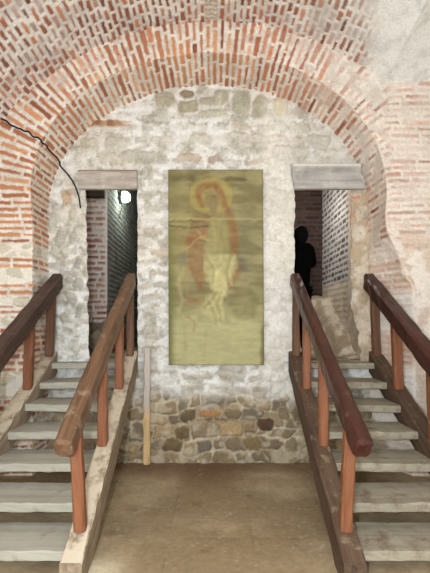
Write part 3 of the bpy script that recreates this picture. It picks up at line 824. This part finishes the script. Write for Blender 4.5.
    c = mix(c, L((110, 96, 58)), ss(257, 262, px + 3*(n1-.5))*ss(318, 330, py)*.75)
    c = mix(c, L((120, 112, 66)), (1-ss(169, 174, px))*ss(300, 320, py)*.5)
    ed = np.minimum(np.minimum(px-168.3, 262.8-px), np.minimum(py-170, 365-py))
    c = mix(c, L((120, 104, 66)), (1-ss(.3, 1.4, ed))*.5)
    # slack canvas: shallow horizontal ripples
    c = c*np.array([.79, .80, .76]); g_ = c.mean(-1, keepdims=True); c = g_ + (c-g_)*.96
    c = c*(.84+.32*fbm(px*.12, py*.3, 216, 4))[..., None]
    rip = .004*np.sin(py*.42 + 2*n1)*np.exp(-((py-222)/12)**2) + .008*(n1-.5) + .003*(n3-.5)
    skew = (py-170)/195*wx(CX+1.2, Yp)
    P = np.stack([X + skew*np.where(X > 0, 1, .4), Yp - .012 - rip, Z], -1)
    g = Patches(); g.grid(P, c)
    back = L((120, 104, 76))
    for e in (P[0], P[-1], P[:, 0], P[:, -1]):
        q = e.copy(); q[:, 1] = Yp + .012
        g.grid(np.stack([e, q], 0), back)
    Bk = P[[0, -1]][:, [0, -1]].copy(); Bk[..., 1] = Yp + .012
    g.grid(Bk, back)
    o = g.build('painting', masonry_mat('faded_paint', .75, .12, 60, .05), origin=((x0+x1)/2, Yp, zb))
    return tag(o, 'tall faded olive painting of a haloed robed figure hung on the wall between the doorways', 'painting')
painting()

# ------------------------------------------------------------------ short stake by the wall
def stake():
    Yk = 4.755; x = wx(146.5, Yk); zt = wz(348, Yk)
    org = (x, Yk, 0)
    m, nt, b = new_mat('lime_splashed_stake'); L = nt.links
    tc = N(nt, 'ShaderNodeTexCoord'); no = N(nt, 'ShaderNodeTexNoise', Scale=16.0, Detail=5.0)
    L.new(tc.outputs['Object'], no.inputs['Vector'])
    sp = N(nt, 'ShaderNodeSeparateXYZ'); L.new(tc.outputs['Object'], sp.inputs[0])
    ad = N(nt, 'ShaderNodeMath', operation='MULTIPLY_ADD'); ad.inputs[1].default_value = .35
    L.new(no.outputs['Fac'], ad.inputs[0]); L.new(sp.outputs['X'], ad.inputs[2])
    cr = N(nt, 'ShaderNodeValToRGB'); cr.color_ramp.elements[0].position = .66; cr.color_ramp.elements[1].position = .90
    cr.color_ramp.elements[0].color = (*lin((206, 174, 128)), 1); cr.color_ramp.elements[1].color = (*lin((198, 188, 180)), 1)
    L.new(ad.outputs[0], cr.inputs['Fac'])
    mx = N(nt, 'ShaderNodeMix', data_type='RGBA', blend_type='MULTIPLY'); mx.inputs[0].default_value = .5
    L.new(cr.outputs['Color'], mx.inputs[6]); L.new(no.outputs['Color'], mx.inputs[7])
    L.new(cr.outputs['Color'], b.inputs['Base Color']); b.inputs['Roughness'].default_value = .9
    bp = N(nt, 'ShaderNodeBump', Strength=.5, Distance=.01); L.new(no.outputs['Fac'], bp.inputs['Height']); L.new(bp.outputs[0], b.inputs['Normal'])
    Lz = zt
    o = link_bm('wooden_stake', beam_bm(Lz, .072, .05, 0, .012, 16, .006, 77), m)
    x_ = Vector((.004, .012, 1)).normalized(); y_ = Vector((1, 0, 0)); z_ = x_.cross(y_).normalized(); y_ = z_.cross(x_)
    M = Matrix((x_, y_, z_)).transposed().to_4x4(); M.translation = Vector((x, Yk, 0)); o.matrix_world = M
    tag(o, 'upright bare wooden stake with whitened upper half standing against the rubble wall', 'stake')
stake()

# ------------------------------------------------------------------ cable over the left haunch
def on_reveal(px, py):
    for Yv in np.linspace(YA, YB, 200):
        X = wx(px, Yv); h = (Y0-py)*Yv/F
        hi = 1.30 + 1.407*math.sqrt(max(0, 1-(X/1.86)**2)) if abs(X) < 1.86 else -9
        if h > hi: return (X, Yv, h+E)
    return (wx(px, YB), YB, wz(py, YB))
cb = [(wx(-14, YA), YA-.022, wz(110, YA)), (wx(0, YA), YA-.022, wz(119.5, YA)), (wx(12, YA), YA-.022, wz(127, YA)), (wx(25, YA), YA-.022, wz(134, YA)), (wx(38, YA), YA-.024, wz(139.5, YA)), (wx(44.5, YA), YA-.022, wz(143.5, YA))]
for (a, b) in ((50, 149.5), (56, 158)):
    x, y, z = on_reveal(a, b); cb.append((x+.03, y-.01, z-.022))
for (a, b) in ((62, 168), (67, 173.5), (72, 180), (76, 188), (79, 197), (80.5, 208)):
    cb.append((wx(a, YB-.045), YB-.045, wz(b, YB-.045)))
M_BLACK = plain_mat('black_rubber', (24, 22, 22), .6)
from mathutils.bvhtree import BVHTree
def lay(pts, names, off, n=8):
    """densify a polyline and lay it on the masonry"""
    trees = []
    for nm in names:
        me = bpy.data.objects[nm].data
        co = np.empty(len(me.vertices)*3, np.float32); me.vertices.foreach_get('co', co); co = co.reshape(-1, 3)
        vi = np.empty(len(me.loops), np.int32); me.loops.foreach_get('vertex_index', vi); q = vi.reshape(-1, 4)
        c = co[q[:, 0]]; k = (c[:, 0] < -.9) & (c[:, 2] > 2.6) & (c[:, 2] < 4.1)
        used, inv = np.unique(q[k].ravel(), return_inverse=True)
        trees.append(BVHTree.FromPolygons([tuple(map(float, v)) for v in co[used]], inv.reshape(-1, 4).tolist()))
    eye = Vector((0, 2.0, E)); out = []
    P = [Vector(p) for p in pts]
    for a, b in zip(P, P[1:]):
        for i in range(n): out.append(a.lerp(b, i/n))
    out.append(P[-1]); res = []
    for p in out:
        for _ in range(4):
            best = None
            for t in trees:
                l, nn, _i, d = t.find_nearest(p)
                if best is None or d < best[1]: best = (l, d, nn)
            l, d, nn = best
            if nn.dot(eye - l) < 0: nn = -nn
            sd = (p - l).dot(nn)
            if sd < off*.95 or d > off*1.6: p = l + nn*off
        res.append(p)
    for _ in range(2): res = [res[0]] + [(res[i-1]+res[i]*2+res[i+1])/4 for i in range(1, len(res)-1)] + [res[-1]]
    return res
cb[0] = (wx(-1.5, YA), YA-.03, wz(118.8, YA))
cb = lay(cb, ('wall_front', 'wall_back'), .036)
o = tube('electric_cord', cb, .009, M_BLACK, None, cb[20])
tag(o, 'thin black electric cord running down across the left side of the brick arch', 'cord')

# ------------------------------------------------------------------ lamp and old beam in the left passage
def lathe(prof, n=24):
    bm = bmesh.new(); rs = []
    for (r, z) in prof:
        rs.append([bm.verts.new((r*math.cos(2*math.pi*i/n), r*math.sin(2*math.pi*i/n), z)) for i in range(n)])
    for a, c in zip(rs, rs[1:]):
        for i in range(n): bm.faces.new((a[i], a[(i+1) % n], c[(i+1) % n], c[i]))
    bm.faces.new(rs[0][::-1]); bm.faces.new(rs[-1]); bmesh.ops.recalc_face_normals(bm, faces=bm.faces)
    return bm
def lamp():
    Yl = 7.0; P = (-1.50, Yl, wz(197, Yl))
    root = empty('wall_lamp', P, 'glowing white bulkhead lamp high on the wall inside the left doorway', 'lamp')
    R = Matrix.Rotation(math.pi/2, 4, 'Y')
    b = link_bm('base', lathe([(.085, -.02), (.105, -.015), (.105, .02), (.09, .03)]), plain_mat('lamp_base', (70, 72, 70), .5), root, True); b.matrix_local = R
    g = link_bm('lamp_globe', lathe([(.088, .03), (.092, .07), (.08, .115), (.05, .145), (.015, .155)]), plain_mat('lit_globe', (240, 250, 245), .3, (226, 255, 244), 9., noise=0), root, True); g.matrix_local = R
    tube('wire', [(.0, 0, -.09), (.03, -.03, -.17), (.01, -.08, -.26), (-.01, -.04, -.36)], .008, M_BLACK, root)
    tube('wire', [(-.01, -.08, .03), (.02, -.30, .06), (.0, -.55, -.04)], .008, M_BLACK, root)
lamp()
def old_beam():
    z = wz(194, 6.14); org = (-1.70, 6.14, z)
    root_m = wood_mat('blackened_timber', (44, 34, 28), (74, 58, 48), None, 0, .8, 12.)
    o = link_bm('timber_beam', beam_bm(.42, .10, .11, 0, .012, 8, .006, 91), root_m)
    o.location = (-1.965, 6.14, z)
    tag(o, 'blackened timber beam end set across the brick pier inside the left doorway', 'beam')
old_beam()

# ------------------------------------------------------------------ person in the right doorway
def skin(name, verts, edges, mat, parent=None, loc=(0, 0, 0), root=0, sub=2):
    me = bpy.data.meshes.new(name)
    me.from_pydata([v[0] for v in verts], edges, []); me.materials.append(mat)
    o = bpy.data.objects.new(name, me); COL.objects.link(o); o.location = loc
    if parent: o.parent = parent
    sk = o.modifiers.new('skin', 'SKIN'); sk.use_smooth_shade = True
    if not me.skin_vertices: me.skin_vertices.new()
    for i, v in enumerate(verts):
        r = v[1]; r = (r, r) if not isinstance(r, tuple) else r
        me.skin_vertices[0].data[i].radius = r
    me.skin_vertices[0].data[root].use_root = True
    sd = o.modifiers.new('sub', 'SUBSURF'); sd.levels = sd.render_levels = sub
    # bake the figure to a plain mesh so it is one continuous surface
    dg = bpy.context.evaluated_depsgraph_get(); ev = o.evaluated_get(dg)
    nm = bpy.data.meshes.new_from_object(ev); o.modifiers.clear(); o.data = nm
    nm.materials.clear(); nm.materials.append(mat)
    for p in nm.polygons: p.use_smooth = True
    return o
def person():
    PX, PY = 1.085, 5.52
    root = empty('person', (PX, PY, ZP), 'person in dark clothes with back turned, standing inside the right doorway beside the wall', 'person')
    V = []; Ed = []
    def a(p, r, par=None):
        V.append((p, r)); i = len(V)-1
        if par is not None: Ed.append((par, i))
        return i
    pel = a((0, 0, .92), (.135, .105)); sp = a((.005, .0, 1.10), (.125, .10), pel); ch = a((.01, .0, 1.29), (.15, .105), sp)
    nb = a((.02, .0, 1.415), (.065, .06), ch); nk = a((.03, .015, 1.47), (.054, .056), nb)
    h0 = a((.038, .025, 1.525), (.066, .078), nk); h1 = a((.04, .02, 1.585), (.076, .092), h0); h2 = a((.04, .016, 1.625), (.050, .060), h1)
    nose = a((.045, .125, 1.555), .013, h1)
    for s in (-1, 1):
        ear = a((.04+s*.084, .01, 1.56), .015, h1)
    for s in (-1, 1):
        sh = a((.01+s*.155, .0, 1.375), (.058, .058), ch)
        el = a((.01+s*.19, .06, 1.185), (.043, .043), sh)
        wr = a((.01+s*.13, .26, 1.23), (.029, .026), el)
        pm = a((.01+s*.095, .325, 1.26), (.036, .018), wr)
        for k, (dx, ln) in enumerate(((-.024, .058), (-.008, .068), (.008, .064), (.024, .050))):
            b0 = a((.01+s*.08+dx*.6, .365, 1.275+dx*.9), .0095, pm)
            b1 = a((.01+s*.062+dx*.6, .365+ln*.5, 1.272+dx*.9), .0085, b0)
            a((.01+s*.035+dx*.6, .365+ln*.62, 1.262+dx*.9), .007, b1)
        t0 = a((.01+s*.075, .325, 1.30), .011, pm); a((.01+s*.045, .355, 1.322), .009, t0)
    for s in (-1, 1):
        hp = a((s*.085, 0, .86), (.092, .095), pel); kn = a((s*.095, .015, .47), (.058, .062), hp)
        ak = a((s*.10, -.02, .085), (.040, .043), kn); a((s*.10, -.055, .04), (.034, .034), ak); tb = a((s*.11, .07, .035), (.042, .030), ak); a((s*.115, .135, .028), (.034, .022), tb)
    mskin = plain_mat('skin', (60, 44, 36), .6)
    mcoat = plain_mat('black_cloth', (6, 6, 6), .95, spec=.05); mtr = plain_mat('black_trousers', (6, 6, 6), .95, spec=.05); mh = plain_mat('black_hair', (6, 6, 6), .8, spec=.1)
    skin('body', V, Ed, mskin, root)
    J = []; E2 = []
    def b(p, r, par=None):
        J.append((p, r)); i = len(J)-1
        if par is not None: E2.append((par, i))
        return i
    j0 = b((0, 0, .80), (.175, .14)); j1 = b((.0, 0, .93), (.175, .135), j0); j2 = b((.005, 0, 1.10), (.17, .13), j1); j3 = b((.01, 0, 1.29), (.172, .125), j2); j4 = b((.026, .0, 1.45), (.088, .085), j3)
    for s in (-1, 1):
        q = b((.01+s*.16, 0, 1.375), (.074, .074), j3); q = b((.01+s*.195, .06, 1.18), (.060, .060), q); b((.01+s*.145, .235, 1.222), (.042, .042), q)
    skin('jacket', J, E2, mcoat, root)
    T = [((0, 0, .90), (.15, .12))]; E3 = []
    for s in (-1, 1):
        for p, r in (((s*.088, 0, .82), (.105, .105)), ((s*.097, .015, .47), (.075, .078)), ((s*.10, -.015, .07), (.066, .068))):
            T.append((p, r)); n = len(T)-1
            E3.append((0 if abs(p[2]-.82) < .01 else n-1, n))
    skin('trousers', T, E3, mtr, root)
    bm = bmesh.new(); bmesh.ops.create_uvsphere(bm, u_segments=28, v_segments=18, radius=1)
    for v in bm.verts:
        x, y, z = v.co
        if z < 0: x *= 1 - .22*z*z; z *= 1.35
        if y > .25 and z < .45: y = .25 + (y-.25)*.15
        v.co = Vector((.04 + x*.098, .0 + y*.118, 1.570 + z*.112))
    link_bm('hair', bm, mh, root, True)
    for s in (-1, 1):
        bm = bmesh.new(); bmesh.ops.create_uvsphere(bm, u_segments=20, v_segments=12, radius=1)
        for v in bm.verts:
            v.co = Vector((v.co.x*.048, v.co.y*.135, max(v.co.z, -.55)*.055))
        o = link_bm('shoe', bm, mh, root, True); o.location = (s*.108, .045, .031)
person()

# ------------------------------------------------------------------ light
def point(name, loc, power, size, col=(1, 1, 1)):
    l = bpy.data.lights.new(name, 'POINT'); l.energy = power; l.shadow_soft_size = size; l.color = col
    o = bpy.data.objects.new(name, l); COL.objects.link(o); o.location = loc; return o
point('camera_flash', (-.22, -.05, E+.06), 360, .02, (.93, .975, 1.0))
w = bpy.data.worlds.new('World'); S.world = w; w.use_nodes = True
w.node_tree.nodes['Background'].inputs['Color'].default_value = (.95, .985, 1.0, 1); w.node_tree.nodes['Background'].inputs['Strength'].default_value = 1.6
# soft fill light added out of view behind the camera to even out the hall
point('hall_fill_light', (-.3, -1.9, 1.95), 390, .45, (.91, .97, 1.0))
point('passage_lamp_light', (-1.30, 6.95, wz(200, 6.95)), 26, .06, (.80, 1.0, .93))
point('right_passage_fill', (1.02, 6.35, 3.35), 44, .08, (1.0, .97, .93))  # unseen fill light, added to brighten the right passage and rubble slope
point('left_passage_fill', (-.80, 5.6, 3.5), 13, .08, (1.0, .97, .93))  # unseen fill light, added to brighten the brick pier behind the left door

# ------------------------------------------------------------------ camera
cam = bpy.data.cameras.new('Camera'); co = bpy.data.objects.new('Camera', cam); COL.objects.link(co); S.camera = co
co.location = (0, 0, E); co.rotation_euler = (math.pi/2, 0, 0)
cam.sensor_fit = 'VERTICAL'; cam.sensor_height = 24; cam.lens = 24*F/573
cam.shift_x = (215-CX)/573; cam.shift_y = (Y0-286.5)/573
cam.clip_start = .05

S.view_settings.view_transform = 'Standard'; S.view_settings.look = 'None'; S.view_settings.gamma = 1; S.view_settings.exposure = -.37
S.view_settings.use_curve_mapping = False
